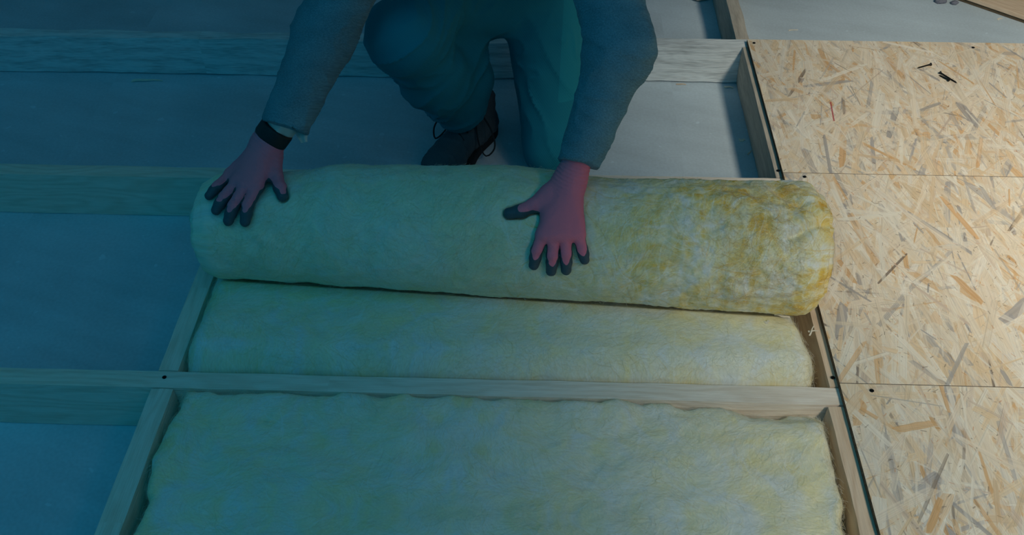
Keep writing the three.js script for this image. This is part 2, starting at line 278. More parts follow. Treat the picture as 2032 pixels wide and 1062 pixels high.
// loose screws
function looseScrew(a, b, label) {  // a: head, b: tip
  const A = V(...a), B = V(...b), L = A.distanceTo(B), prof = [[0, 0], [0.0042, 0.0002], [0.0042, 0.0012], [0.002, 0.004], [0.0019, 0.008]];
  for (let y = 0.010; y < L - 0.006; y += 0.002) prof.push([0.0013, y], [0.0021, y + 0.001]);
  prof.push([0.0013, L - 0.005], [0, L]);
  const s = tag(mesh('drywall_screw', new THREE.LatheGeometry(prof.map((q) => new THREE.Vector2(...q)), 14), blackSteel), label, 'screw');
  s.position.copy(A); s.quaternion.setFromUnitVectors(V(0, 1, 0), B.sub(A).normalize());
}
looseScrew([0.470, 0.1364, -1.138], [0.428, 0.1335, -1.121], 'black loose screw lying alone on the far strand board');
looseScrew([0.482, 0.1364, -1.098], [0.515, 0.1335, -1.050], 'black loose screw, the longer-looking of the touching pair on the far board');
looseScrew([0.496, 0.1364, -1.060], [0.477, 0.1335, -1.090], 'black loose screw with its head turned to the camera, shorter-looking of the touching pair');

// plywood sheet, grey lumps and chips on the far floor
{
  const dx = 0.171, dz = 0.151, l = Math.hypot(dx, dz), ux = dx / l, uz = dz / l;
  const g = new RoundedBoxGeometry(1.25, 0.014, 0.8, 2, 0.002); boxUV(g, 0, 0.6, 0.15, 0.3);
  const ply = thing('plywood_sheet', 'pale plywood sheet lying askew on the concrete in the top right corner', 'wood panel');
  const m = mesh('sheet', g, woodTan, ply), b = mesh('dark_under_sheet', new RoundedBoxGeometry(1.24, 0.012, 0.79, 2, 0.002), boardEdge, ply);  // dark sheet beneath makes the dark line under the plywood edge
  const ang = -Math.atan2(uz, ux), c = V(0.749 + ux * 0.45 + uz * 0.4, 0, -1.761 + uz * 0.45 - ux * 0.4);
  for (const [o, y] of [[m, 0.0195], [b, 0.006]]) { o.position.set(c.x, y, c.z); o.rotation.y = ang; }
}
function lump(name, label, cat, x, y, z, r, sy, mat, seed, parent) {
  const g = new THREE.IcosahedronGeometry(r, 4), p = g.attributes.position;
  for (let i = 0; i < p.count; i++) { const q = V(p.getX(i), p.getY(i), p.getZ(i)), k = 1 + 0.5 * fbm(q.x / r * 1.1, q.y / r * 1.1, q.z / r * 1.1 + seed, 3); q.multiplyScalar(k); p.setXYZ(i, q.x * 1.35, Math.max(-r * 0.8, q.y) * sy, q.z); }
  g.computeVertexNormals(); const m = tag(mesh(name, g, mat), label, cat); m.position.set(x, y + r * 0.8 * sy, z); return m;
}
const lumpMat = std({ color: 0x787c8a, roughness: 0.95, bumpMap: concreteMap, bumpScale: 0.004 });
lump('mortar_lump', 'blue-grey mortar lump on the concrete left of the plywood sheet, the larger of two', 'rubble', 0.700, 0, -1.742, 0.014, 0.7, lumpMat, 3);
lump('mortar_lump', 'small blue-grey mortar lump touching the plywood sheet edge', 'rubble', 0.742, 0, -1.733, 0.009, 0.8, lumpMat, 8);
lump('mortar_lump', 'whitish crumb heap on the floor against the far joist length at the top edge', 'rubble', -0.068, 0, -1.745, 0.024, 0.6, std({ color: 0xb9b6ae, roughness: 1, bumpMap: concreteMap, bumpScale: 0.004 }), 5);

// wood chips and splinters
function chip(L, w, t, bend, seed) {
  const g = new THREE.BoxGeometry(L, t, w, 10, 1, 2), p = g.attributes.position, r = rng(seed), tip = 0.15 + 0.5 * r();
  for (let i = 0; i < p.count; i++) { const u = p.getX(i) / L; p.setY(i, p.getY(i) + bend * (0.25 - u * u) * 4 * L * 0.1); p.setZ(i, p.getZ(i) * (1 - (1 - tip) * (u + 0.5)) + 0.15 * w * Math.sin(u * 9 + seed)); }
  g.computeVertexNormals(); return boxUV(g, 0, 0.2, 0.06, seed * 0.13);
}
const paleChip = std({ color: 0xe4dccb, roughness: 0.9 });
[
  [-0.022, 0.002, -0.910, 0.022, 0.004, 1.0, woodTan, 'tan splinter on the floor of the empty bay near the roll'],
  [-0.034, 0.003, -0.965, 0.016, 0.012, 0.2, paleChip, 'square pale wood chip against the grey block in the empty bay'],
  [-0.172, 0.001, -1.233, 0.028, 0.004, 0.0, woodTan, 'thin yellowish splinter lying along the foot of the far joist'],
  [-0.038, 0.002, -1.222, 0.026, 0.008, -0.1, paleChip, 'pale chip in the right corner of the empty bay by the far joist'],
  [0.855, 0.002, -1.640, 0.020, 0.006, 0.5, paleChip, 'pale chip on the concrete beside the plywood edge'],
  [0.560, 0.002, -1.470, 0.012, 0.005, 0.9, paleChip, 'small pale chip on the concrete behind the far board'],
  [0.20, 0.002, -1.55, 0.030, 0.004, 0.1, paleChip, 'long pale splinter on the concrete right of the far joist length'],
  [-1.704, 0.002, -1.205, 0.09, 0.012, 0.03, paleChip, 'pale strip lying at the foot of the far joist on the left'],
  [-0.201, 0.002, -1.369, 0.016, 0.005, 0.2, woodWeathered, 'dark chip on the floor behind the far joist'],
].forEach(([x, y, z, L, w, a, m, label], i) => { const c = tag(mesh(i === 1 || i === 3 ? 'wood_chip' : 'wood_splinter', chip(L, w, 0.0018, 0.5, i + 1), m), label, 'wood chip'); c.position.set(x, 0.001, z); c.rotation.y = a; });

// ---------------------------------------------------------------- roll surface model (shared by roll, batt and hands)
const RA = V(-1.245, 0.235, -0.304), RB = V(-0.02, 0.261, -0.24), RL = RA.distanceTo(RB), RU = RB.clone().sub(RA).normalize();
const RE1 = V(0, 1, 0).addScaledVector(RU, -RU.y).normalize(), RE2 = RU.clone().cross(RE1);   // up, towards the viewer
const rollRadius = (u) => 0.105 + 0.026 * clamp(u);

// ---------------------------------------------------------------- signed-distance figures
function bone(a, b, ra, rb) {
  const ab = [b[0] - a[0], b[1] - a[1], b[2] - a[2]], l2 = ab[0] ** 2 + ab[1] ** 2 + ab[2] ** 2 || 1e-9;
  const f = (x, y, z) => { const px = x - a[0], py = y - a[1], pz = z - a[2], h = clamp((px * ab[0] + py * ab[1] + pz * ab[2]) / l2); f.h = h; const dx = px - h * ab[0], dy = py - h * ab[1], dz = pz - h * ab[2]; return Math.sqrt(dx * dx + dy * dy + dz * dz) - (ra + (rb - ra) * h); };
  return f;
}
const cut = (f, p, n) => { const l = Math.hypot(...n); return (x, y, z) => Math.max(f(x, y, z), ((x - p[0]) * n[0] + (y - p[1]) * n[1] + (z - p[2]) * n[2]) / l); };  // keeps the side against n
const smin = (a, b, k) => { const h = Math.max(k - Math.abs(a - b), 0) / k; return Math.min(a, b) - h * h * k * 0.25; };
function union(list, k) { return (x, y, z) => { let d = 1e9; for (const f of list) d = d > 1e8 ? f(x, y, z) : smin(d, f(x, y, z), k); return d; }; }
function surfaceNet(f, lo, hi, cell) {
  const N = [0, 1, 2].map((k) => Math.ceil((hi[k] - lo[k]) / cell) + 1), [nx, ny, nz] = N, F = new Float32Array(nx * ny * nz);
  let o = 0; for (let k = 0; k < nz; k++) for (let j = 0; j < ny; j++) for (let i = 0; i < nx; i++) F[o++] = f(lo[0] + i * cell, lo[1] + j * cell, lo[2] + k * cell);
  const at = (i, j, k) => i + nx * (j + ny * k), id = new Int32Array(nx * ny * nz).fill(-1), pos = [], idx = [];
  for (let k = 0; k < nz - 1; k++) for (let j = 0; j < ny - 1; j++) for (let i = 0; i < nx - 1; i++) {
    let s = 0, c = 0, X = 0, Y = 0, Z = 0; const v = [];
    for (let q = 0; q < 8; q++) { const g = F[at(i + (q & 1), j + (q >> 1 & 1), k + (q >> 2))]; v.push(g); if (g < 0) s++; }
    if (s === 0 || s === 8) continue;
    for (let q = 0; q < 8; q++) for (const b of [1, 2, 4]) if (!(q & b)) { const w = q | b; if ((v[q] < 0) !== (v[w] < 0)) { const t = v[q] / (v[q] - v[w]); X += (q & 1) + (b === 1 ? t : 0); Y += (q >> 1 & 1) + (b === 2 ? t : 0); Z += (q >> 2) + (b === 4 ? t : 0); c++; } }
    id[at(i, j, k)] = pos.length / 3; pos.push(lo[0] + (i + X / c) * cell, lo[1] + (j + Y / c) * cell, lo[2] + (k + Z / c) * cell);
  }
  const quad = (a, b, c, d, flip) => { if (a < 0 || b < 0 || c < 0 || d < 0) return; flip ? idx.push(a, c, b, a, d, c) : idx.push(a, b, c, a, c, d); };
  for (let k = 1; k < nz - 1; k++) for (let j = 1; j < ny - 1; j++) for (let i = 1; i < nx - 1; i++) {
    const a = F[at(i, j, k)] < 0;
    if (a !== F[at(i + 1, j, k)] < 0) quad(id[at(i, j - 1, k - 1)], id[at(i, j, k - 1)], id[at(i, j, k)], id[at(i, j - 1, k)], !a);
    if (a !== F[at(i, j + 1, k)] < 0) quad(id[at(i - 1, j, k - 1)], id[at(i - 1, j, k)], id[at(i, j, k)], id[at(i, j, k - 1)], !a);
    if (a !== F[at(i, j, k + 1)] < 0) quad(id[at(i - 1, j - 1, k)], id[at(i, j - 1, k)], id[at(i, j, k)], id[at(i - 1, j, k)], !a);
  }
  const P = new Float32Array(pos), Nn = new Float32Array(pos.length), uv = new Float32Array(pos.length / 3 * 2), e = cell * 0.4;
  for (let i = 0; i < P.length; i += 3) {
    let x = P[i], y = P[i + 1], z = P[i + 2], gx, gy, gz, l;
    for (let it = 0; it < 2; it++) {
      gx = f(x + e, y, z) - f(x - e, y, z); gy = f(x, y + e, z) - f(x, y - e, z); gz = f(x, y, z + e) - f(x, y, z - e); l = Math.hypot(gx, gy, gz) || 1; gx /= l; gy /= l; gz /= l;
      if (!it) { const d = clamp(f(x, y, z), -cell * 0.4, cell * 0.4); x -= gx * d; y -= gy * d; z -= gz * d; }
    }
    P[i] = x; P[i + 1] = y; P[i + 2] = z; Nn[i] = gx; Nn[i + 1] = gy; Nn[i + 2] = gz; uv[i / 3 * 2] = (x + 0.35 * z) * 4; uv[i / 3 * 2 + 1] = (y * 0.9 - 0.55 * z + 0.2 * x) * 4;
  }
  const g = new THREE.BufferGeometry(); g.setAttribute('position', new THREE.BufferAttribute(P, 3)); g.setAttribute('normal', new THREE.BufferAttribute(Nn, 3)); g.setAttribute('uv', new THREE.BufferAttribute(uv, 2)); g.setIndex(idx); return g;
}
// splits a geometry along the zero line of s(x, y, z, nx, ny, nz): [s >= 0, s < 0]
function split(geo, s) {
  const P = geo.attributes.position, N = geo.attributes.normal, U = geo.attributes.uv, I = geo.index.array, S = [], out = [[], []];
  for (let i = 0; i < P.count; i++) S.push(s(P.getX(i), P.getY(i), P.getZ(i), N.getX(i), N.getY(i), N.getZ(i)));
  const vert = (i) => [P.getX(i), P.getY(i), P.getZ(i), N.getX(i), N.getY(i), N.getZ(i), U.getX(i), U.getY(i)], lerp = (a, b, t) => a.map((v, k) => v + (b[k] - v) * t);
  for (let t = 0; t < I.length; t += 3) {
    const ids = [I[t], I[t + 1], I[t + 2]];
    for (const side of [0, 1]) {
      const poly = [];
      for (let q = 0; q < 3; q++) { const a = ids[q], b = ids[(q + 1) % 3], sa = side ? -S[a] : S[a], sb = side ? -S[b] : S[b]; if (sa >= 0) poly.push(vert(a)); if ((sa >= 0) !== (sb >= 0)) poly.push(lerp(vert(a), vert(b), sa / (sa - sb))); }
      for (let q = 1; q + 1 < poly.length; q++) out[side].push(poly[0], poly[q], poly[q + 1]);
    }
  }
  return out.map((tri) => { const g = new THREE.BufferGeometry(), get = (a, b) => new Float32Array(tri.flatMap((v) => v.slice(a, b))); g.setAttribute('position', new THREE.BufferAttribute(get(0, 3), 3)); g.setAttribute('normal', new THREE.BufferAttribute(get(3, 6), 3)); g.setAttribute('uv', new THREE.BufferAttribute(get(6, 8), 2)); return g; });
}

// ---- hands: finger chains lie on the roll
const HANDS = {
  right: { wrist: [-0.5095, 0.409, -0.256], cuff: [-0.497, 0.445, -0.268],
    index: [[-0.5579, 0.3450, -0.1705], [-0.5694, 0.3190, -0.1545], [-0.5742, 0.2905, -0.1455]], middle: [[-0.5384, 0.3475, -0.1685], [-0.5398, 0.3140, -0.1475], [-0.5413, 0.2805, -0.1405]],
    ring: [[-0.518, 0.3485, -0.1683], [-0.5147, 0.3180, -0.1478], [-0.5141, 0.2850, -0.1395]], pinky: [[-0.4929, 0.3469, -0.1710], [-0.4857, 0.3260, -0.1530], [-0.4803, 0.3070, -0.1445]],
    thumb: [[-0.5463, 0.3868, -0.2376], [-0.5759, 0.3730, -0.2203], [-0.6001, 0.3654, -0.2117], [-0.6220, 0.3610, -0.2101]] },
  left: { wrist: [-1.1035, 0.401, -0.366], cuff: [-1.088, 0.420, -0.376],
    index: [[-1.1114, 0.3620, -0.2743], [-1.1244, 0.3425, -0.2370], [-1.1284, 0.3220, -0.2155]], middle: [[-1.1322, 0.3630, -0.2761], [-1.1518, 0.3420, -0.2370], [-1.1613, 0.3215, -0.2180]],
    ring: [[-1.152, 0.3618, -0.2881], [-1.1731, 0.3490, -0.2535], [-1.1867, 0.3330, -0.2350]], pinky: [[-1.1742, 0.3560, -0.3172], [-1.1909, 0.3535, -0.2835], [-1.2050, 0.3455, -0.2640]],
    thumb: [[-1.0956, 0.3740, -0.3480], [-1.081, 0.3640, -0.3048], [-1.0672, 0.3590, -0.2748], [-1.0600, 0.3520, -0.2590]] },
};
function handField(h) {
  const lerp3 = (a, b, t) => a.map((v, i) => v + (b[i] - v) * t), fingers = [], palm = [];
  for (const [k, r] of [['index', 0.0112], ['middle', 0.0115], ['ring', 0.0112], ['pinky', 0.0103]]) {
    const [m, p, t] = h[k], mid = lerp3(p, t, 0.5); mid[1] += 0.0008;
    const f = [bone(lerp3(h.wrist, m, 0.75), m, r * 1.25, r * 1.12), bone(m, p, r * 1.1, r), bone(p, mid, r, r * 0.97), bone(mid, t, r * 0.97, r * 0.88)];
    const L = [0, 0, 0.5, 0.76, 1];
    fingers.push({ sdf: union(f, 0.004), along: (x, y, z) => { let bd = 1e9, s = 0; f.forEach((q, i) => { const d = q(x, y, z); if (d < bd) { bd = d; s = L[i] + (L[i + 1] - L[i]) * q.h; } }); return [bd, s]; } });
    palm.push(bone(lerp3(h.wrist, m, 0.12), m, 0.018, r * 1.25));
  }
  for (const [a, b] of [['index', 'middle'], ['middle', 'ring'], ['ring', 'pinky']]) palm.push(bone(lerp3(h[a][0], h[b][0], 0.5), h.wrist, 0.0095, 0.017));
  const T = h.thumb, tb = [bone(lerp3(h.wrist, T[0], 0.5), T[0], 0.017, 0.0165), bone(T[0], T[1], 0.0175, 0.0138), bone(T[1], T[2], 0.0134, 0.0122), bone(T[2], T[3], 0.0122, 0.0108)], TL = [0, 0, 0.3, 0.68, 1];
  palm.push(tb[0], bone(T[0], lerp3(h.index[0], h.wrist, 0.35), 0.013, 0.012), bone(lerp3(T[0], T[1], 0.55), lerp3(h.index[0], h.wrist, 0.25), 0.009, 0.010));
  const tsdf = union(tb, 0.006), cuffTop = h.cuff, dir = cuffTop.map((v, i) => v - h.wrist[i]), dl = Math.hypot(...dir);
  const cuffEnd = cuffTop.map((v, i) => v + dir[i] / dl * 0.02), cuff = cut(bone(h.wrist, cuffEnd, 0.0265, 0.0280), cuffTop.map((v, i) => v + dir[i] / dl * 0.012), dir);
  const palmF = union(palm, 0.016);
  const field = (x, y, z) => {
    let d = palmF(x, y, z); d = smin(d, cuff(x, y, z), 0.022); d = smin(d, tsdf(x, y, z), 0.010);
    let m = 1e9; for (const f of fingers) m = Math.min(m, f.sdf(x, y, z)); d = smin(d, m, 0.006);
    const c = ((x - h.wrist[0]) * dir[0] + (y - h.wrist[1]) * dir[1] + (z - h.wrist[2]) * dir[2]) / dl;
    return d + 0.0006 * Math.sin(c * 900) * smooth(-0.03, 0.01, c) + 0.0007 * n3(x * 90, y * 90, z * 90);
  };
  const shade = (x, y, z, nx, ny, nz) => {        // >= 0 on the red back of the hand, < 0 on the dark coated palm and fingertips
    let ry = y - 0.245, rz = z + 0.27; const l = Math.hypot(ry, rz); ry /= l; rz /= l; const up = ny * ry + nz * rz;
    const c = ((x - h.wrist[0]) * dir[0] + (y - h.wrist[1]) * dir[1] + (z - h.wrist[2]) * dir[2]) / dl;
    if (c > -0.025) return 1 + c;
    let bd = 1e9, s = 0; for (const f of fingers) { const [d, t] = f.along(x, y, z); if (d < bd) { bd = d; s = t; } }
    tb.forEach((q, i) => { const d = q(x, y, z); if (d < bd) { bd = d; s = (TL[i] + (TL[i + 1] - TL[i]) * q.h) * 0.98; } });
    return up - (0.10 + 0.34 * smooth(0, 0.25, s) + 0.60 * smooth(0.30, 0.88, s)) + smooth(-0.05, -0.025, c);
  };
  const all = [h.cuff, h.wrist, ...h.index, ...h.middle, ...h.ring, ...h.pinky, ...h.thumb], lo = [0, 1, 2].map((k) => Math.min(...all.map((p) => p[k])) - 0.035), hi = [0, 1, 2].map((k) => Math.max(...all.map((p) => p[k])) + 0.035);
  return { field, shade, lo, hi };
}
const handR = handField(HANDS.right), handL = handField(HANDS.left);
const inBox = (h, x, y, z) => x > h.lo[0] && x < h.hi[0] && y > h.lo[1] && y < h.hi[1] && z > h.lo[2] && z < h.hi[2];

// ---------------------------------------------------------------- wool batts and roll
const fibreGeo = new THREE.TubeGeometry(new THREE.CatmullRomCurve3([V(-0.020, 0, 0), V(-0.010, 0.0022, 0.003), V(0.001, 0.0006, -0.001), V(0.011, 0.003, -0.004), V(0.019, 0.0042, 0.002)]), 8, 0.00012, 3);
function fibres(name, parent, count, seed, place, tones = [0xf7f4e6, 0xf1ead2, 0xe9dba8]) {      // fine loose strands lying on the wool, one instanced part; place(r) gives [point, outward normal]
  const r = rng(seed), im = new THREE.InstancedMesh(fibreGeo, std({ color: 0xffffff, roughness: 1 }), count); im.name = name; im.userData.kind = 'stuff'; im.castShadow = im.receiveShadow = true;
  const q = new THREE.Quaternion(), q2 = new THREE.Quaternion(), m = new THREE.Matrix4(), Y = V(0, 1, 0), c = new THREE.Color();
  for (let i = 0; i < count; i++) {
    const [p, n] = place(r), s = 0.35 + 0.9 * r() * r(); q.setFromUnitVectors(Y, n); q2.setFromEuler(new THREE.Euler((r() - 0.5) * 0.5, r() * 6.28, (r() - 0.5) * 0.5, 'YXZ'));
    im.setMatrixAt(i, m.compose(p.addScaledVector(n, -0.0004), q.multiply(q2), V(s, s, s))); im.setColorAt(i, c.set(tones[r() * tones.length | 0]));
  }
  parent.add(im); return im;
}
function batt(o) {
  const { x0, x1, z0, z1, top, R, seed, amp, uvo } = o, H = top, K = 5;
  const path = (a, b, n) => { const A = []; for (let i = 0; i <= K; i++) A.push([a, R + (H - R) * (1 - i / K), -1 + i / K]); const len = b - a; for (let i = 1; i < n; i++) { const t = i / n, w = a + len * (t + 0.0); const e = Math.min(w - a, b - w); A.push([w, e < R ? R - Math.sqrt(R * R - (R - e) ** 2) : 0, 0]); } for (let i = 0; i <= K; i++) A.push([b, R + (H - R) * (i / K), i / K]); return A; };
  const X = path(x0, x1, o.nx), Z = path(z0, z1, o.nz), P = [], U = [], I = [];
  const surf = (px, pz, dx, dz) => {
    let x = px, z = pz, y = Math.max(0.002, H - dx - dz);
    const edgeX = Math.min(px - x0, x1 - px), edgeZ = Math.min(pz - z0, z1 - pz);
    if (edgeX < 0.05) x += (px > (x0 + x1) / 2 ? 1 : -1) * (1 - edgeX / 0.05) * o.ragX(z, px > (x0 + x1) / 2);
    if (edgeZ < 0.05) z += (pz > (z0 + z1) / 2 ? 1 : -1) * (1 - edgeZ / 0.05) * o.ragZ(x, pz > (z0 + z1) / 2);
    y += o.shape ? o.shape(px, pz) * smooth(0, 0.05, y) : 0;
    const f1 = fbm(x * 8 + 0.5 * n3(x * 5, 1, z * 5), y * 9, z * 10 + seed, 2), f2 = fbm(x * 26, y * 38, z * 34 + seed, 2), f3 = fbm(x * 110, y * 150, z * 150 + seed, 2);
    y += smooth(0, 0.06, y) * (amp * (1.0 * f1 + 0.22 * f2) + 0.0016 * f3);
    x += 0.5 * amp * fbm(x * 20, y * 30, z * 20 + seed + 3, 3); z += 0.5 * amp * fbm(x * 14, y * 40, z * 20 + seed + 8, 3);
    if (o.after) [x, y, z] = o.after(x, y, z);
    return [x, y, z];
  };
  for (let j = 0; j < Z.length; j++) for (let i = 0; i < X.length; i++) {
    const [px, dx, sx] = X[i], [pz, dz, sz] = Z[j]; P.push(...surf(px, pz, dx, dz));
    U.push((px + sx * 0.1 + uvo[0]) / 1.24, (pz + sz * 0.1 + uvo[1]) / 0.62);
  }
  const W = X.length; for (let j = 0; j + 1 < Z.length; j++) for (let i = 0; i + 1 < W; i++) { const a = j * W + i; I.push(a, a + W, a + 1, a + 1, a + W, a + W + 1); }
  { const loop = [], D = Z.length; for (let i = 0; i < W; i++) loop.push(i); for (let j = 1; j < D; j++) loop.push(j * W + W - 1); for (let i = W - 2; i >= 0; i--) loop.push((D - 1) * W + i); for (let j = D - 2; j > 0; j--) loop.push(j * W);
    const first = P.length / 3; for (const k of loop) { P.push(P[3 * k], P[3 * k + 1], P[3 * k + 2]); U.push(0, 0); } const mid = P.length / 3; P.push((x0 + x1) / 2, 0.002, (z0 + z1) / 2); U.push(0, 0);
    for (let k = 0; k < loop.length; k++) I.push(mid, first + k, first + (k + 1) % loop.length); }
  const g = new THREE.BufferGeometry(); g.setAttribute('position', new THREE.Float32BufferAttribute(P, 3)); g.setAttribute('uv', new THREE.Float32BufferAttribute(U, 2)); g.setIndex(I); g.computeVertexNormals(); g.userData.at = (k) => [P[3 * k], P[3 * k + 1], P[3 * k + 2]]; g.userData.size = [W, Z.length];
  return g;
}
function battFibres(t, g, n, seed) {
  const [W, D] = g.userData.size, P = g.attributes.position, N = g.attributes.normal;
  fibres('loose_fibres', t, n, seed, (r) => { const e = r() < 0.2, i = e ? (r() < 0.7 ? W - 3 - (r() * 8 | 0) : 3 + (r() * 8 | 0)) : 6 + (r() * (W - 12) | 0), j = r() < 0.25 ? (r() < 0.5 ? 4 + (r() * 12 | 0) : D - 4 - (r() * 14 | 0)) : 6 + (r() * (D - 12) | 0), k = j * W + i; return [V(P.getX(k), P.getY(k), P.getZ(k)), V(N.getX(k), N.getY(k), N.getZ(k)).normalize()]; });
}
function underRoll(x, y, z) {         // the roll presses the batt down to its own underside
  const w = V(x, y, z).sub(RA), s = w.dot(RU), u = s / RL; if (u < -0.01 || u > 1.01) return [x, y, z];
  const a = w.dot(RE1), b = w.dot(RE2), r = rollRadius(u) + 0.006, d = Math.hypot(a, b);
  if (d < r && Math.abs(b) < r) { const na = -Math.sqrt(r * r - b * b); return [x, Math.max(0.004, y + (na - a)), z]; }
  return [x, y, z];
}
{
  const g = batt({ x0: -1.243, x1: -0.030, z0: -0.330, z1: -0.016, top: 0.150, R: 0.05, nx: 300, nz: 110, seed: 3, amp: 0.008, uvo: [0.2, 0.05],
    ragX: (z, hi) => (hi ? -0.012 + 0.010 * fbm(z * 14, 1, 5, 3) - 0.018 * smooth(-0.08, -0.2, z) : -0.004 + 0.012 * fbm(z * 12, 3, 1, 3)), ragZ: (x, hi) => (hi ? 0.004 * fbm(x * 16, 2, 7, 3) : 0),
    shape: (x, z) => 0.012 * smooth(-0.3, -0.05, z) * (1 - smooth(-0.04, -0.015, z)) - 0.018 * smooth(-0.16, -0.03, x) * smooth(-0.10, -0.25, z), after: underRoll });
  const t = thing('wool_batt', 'pale yellow mineral wool batt lying in the bay just in front of the roll', 'insulation');
  mesh('wool', g, wool, t);
  battFibres(t, g, 11000, 5);
}
{
  const g = batt({ x0: -1.238, x1: -0.036, z0: 0.034, z1: 0.74, top: 0.126, R: 0.022, nx: 300, nz: 180, seed: 13, amp: 0.013, uvo: [0.7, 0.33],
    ragX: (z, hi) => (hi ? -0.006 + 0.012 * fbm(z * 9, 4, 2, 3) - 0.012 * smooth(0.2, 0.34, z) : -0.012 + 0.032 * fbm(z * 11, 3, 9, 3)), ragZ: (x, hi) => (hi ? 0 : 0.002 + 0.024 * fbm(x * 15, 7, 3, 4) - 0.012 * gauss(x + 0.10, 0.05)),
    shape: (x, z) => 0.010 * fbm(x * 4, z * 4, 2, 2) - 0.020 * gauss(x + 0.09, 0.05) * gauss(z - 0.045, 0.018) - 0.012 * gauss(x + 0.19, 0.09) * gauss(z - 0.04, 0.02) });
  const t = thing('wool_batt', 'pale cream mineral wool batt filling the nearest bay along the bottom of the picture', 'insulation');
  mesh('wool', g, wool, t);
  battFibres(t, g, 16000, 9);
}
const rollGroup = thing('wool_roll', 'thick yellow mineral wool roll lying across the bay under both gloved hands', 'insulation');
{
  const NU = 420, NT = 240, CAP = 0.05, P = [], U = [], I = [];
  const prof = []; // [axial position, radius factor]
  for (let i = 0; i <= 40; i++) { const f = i / 40; prof.push([0.0, f * 0.62]); }
  const ring = (s0, dir, list) => { for (let i = 1; i <= 14; i++) { const a = i / 14 * Math.PI / 2; list.push([dir > 0 ? s0 + CAP * (1 - Math.cos(a)) : s0 - CAP * (1 - Math.sin(a)), dir > 0 ? 0.62 + 0.38 * Math.sin(a) : 0.62 + 0.38 * Math.cos(a)]); } };
  ring(0, 1, prof); for (let i = 1; i < NU; i++) prof.push([CAP + (RL - 2 * CAP) * i / NU, 1]); ring(RL, -1, prof); for (let i = 39; i >= 0; i--) prof.push([RL, i / 40 * 0.62]);
  const sideStart = 55;
  for (let k = 0; k < prof.length; k++) for (let j = 0; j <= NT; j++) {
    const th = j / NT * 2 * Math.PI, d = (th * 180 / Math.PI + 180) % 360 - 180, [s, rf] = prof[k], u = s / RL; const c = Math.cos(th), sn = Math.sin(th);
    let r = rollRadius(u) * rf;
    const q = RA.clone().addScaledVector(RU, s).addScaledVector(RE1, c * r).addScaledVector(RE2, sn * r), right = smooth(0.55, 0.85, u);
    const f1 = fbm(q.x * 6, q.y * 9, q.z * 9, 3), f2 = fbm(q.x * 24, q.y * 34, q.z * 34, 3), f3 = fbm(q.x * 90, q.y * 120, q.z * 120, 2);
    let dr = 0.006 * f1 + (0.004 + 0.0015 * right) * f2 + (0.0014 + 0.0016 * right) * f3;
    dr += 0.024 * smooth(0.10, 0.26, u) * (1 - smooth(0.50, 0.68, u)) * Math.max(0, Math.cos(th + 0.5)) * smooth(0.6, 1, rf);
    dr -= right * 0.008 * smooth(0.25, 0.0, Math.abs(fbm(q.x * 13, q.y * 20, q.z * 20 + 4, 2))) * smooth(0.2, 0.5, fbm(q.x * 5, q.y * 5, q.z * 5 + 9, 2) + 0.35) * 0.6;
    dr -= 0.012 * gauss(d - 35 + (u - 0.95) * 300, 3.2) * smooth(0.915, 0.95, u) + 0.010 * gauss(d + 2 - (u - 0.93) * 500, 4) * smooth(0.90, 0.93, u) - 0.006 * gauss(d - 22, 8) * smooth(0.92, 0.96, u);
    dr += 0.002 * smooth(0.5, 0.1, u) * Math.sin(u * 60);
    const w = rf > 0.2 ? 1 : rf / 0.2;
    q.addScaledVector(RE1, c * dr * w).addScaledVector(RE2, sn * dr * w);
    if (rf < 0.97) q.addScaledVector(RU, (k < sideStart ? -1 : 1) * (0.006 * Math.sin((rf * rollRadius(u) / 0.021 - th / 6.2832) * 6.2832) * smooth(1, 0.8, rf) + 0.008 * f2));
    for (const h of [handR, handL]) if (inBox(h, q.x, q.y, q.z)) { for (let it = 0; it < 8; it++) { const e = h.field(q.x, q.y, q.z) - 0.0020; if (e < 0) { q.addScaledVector(RE1, c * e).addScaledVector(RE2, sn * e); } } const e = h.field(q.x, q.y, q.z); if (e < 0.012) { const k2 = 0.004 * (1 - e / 0.012) * 0.5; q.addScaledVector(RE1, -c * k2).addScaledVector(RE2, -sn * k2); } }
    P.push(q.x, q.y, q.z);
    const side = k < sideStart ? -(CAP * 1.2 + (1 - rf) * 0.1) : k > prof.length - sideStart ? (1 - rf) * 0.1 : 0; U.push(clamp(k < sideStart ? 0.01 - side * 0.5 : (s + side * 0.6) / RL, 0.004, 0.996), j / NT);
  }
  for (let k = 0; k + 1 < prof.length; k++) for (let j = 0; j < NT; j++) { const a = k * (NT + 1) + j, b = a + NT + 1; I.push(a, a + 1, b, a + 1, b + 1, b); }
  const g = new THREE.BufferGeometry(); g.setAttribute('position', new THREE.Float32BufferAttribute(P, 3)); g.setAttribute('uv', new THREE.Float32BufferAttribute(U, 2)); g.setIndex(I); g.computeVertexNormals();
  const nn = g.attributes.normal; for (let k = 0; k < prof.length; k++) { const a = k * (NT + 1), b = a + NT, v = V(nn.getX(a) + nn.getX(b), nn.getY(a) + nn.getY(b), nn.getZ(a) + nn.getZ(b)).normalize(); nn.setXYZ(a, v.x, v.y, v.z); nn.setXYZ(b, v.x, v.y, v.z); }
  mesh('wool', g, rollWool, rollGroup);
  const pick = (k, j) => { const o = k * (NT + 1) + j; return [V(P[3 * o], P[3 * o + 1], P[3 * o + 2]), V(nn.getX(o), nn.getY(o), nn.getZ(o)).normalize()]; };
  const offHands = (f) => (r) => { for (let t = 0; ; t++) { const v = f(r); if (t > 20 || ![handR, handL].some((h) => inBox(h, v[0].x, v[0].y, v[0].z) && h.field(v[0].x, v[0].y, v[0].z) < 0.02)) return v; } };
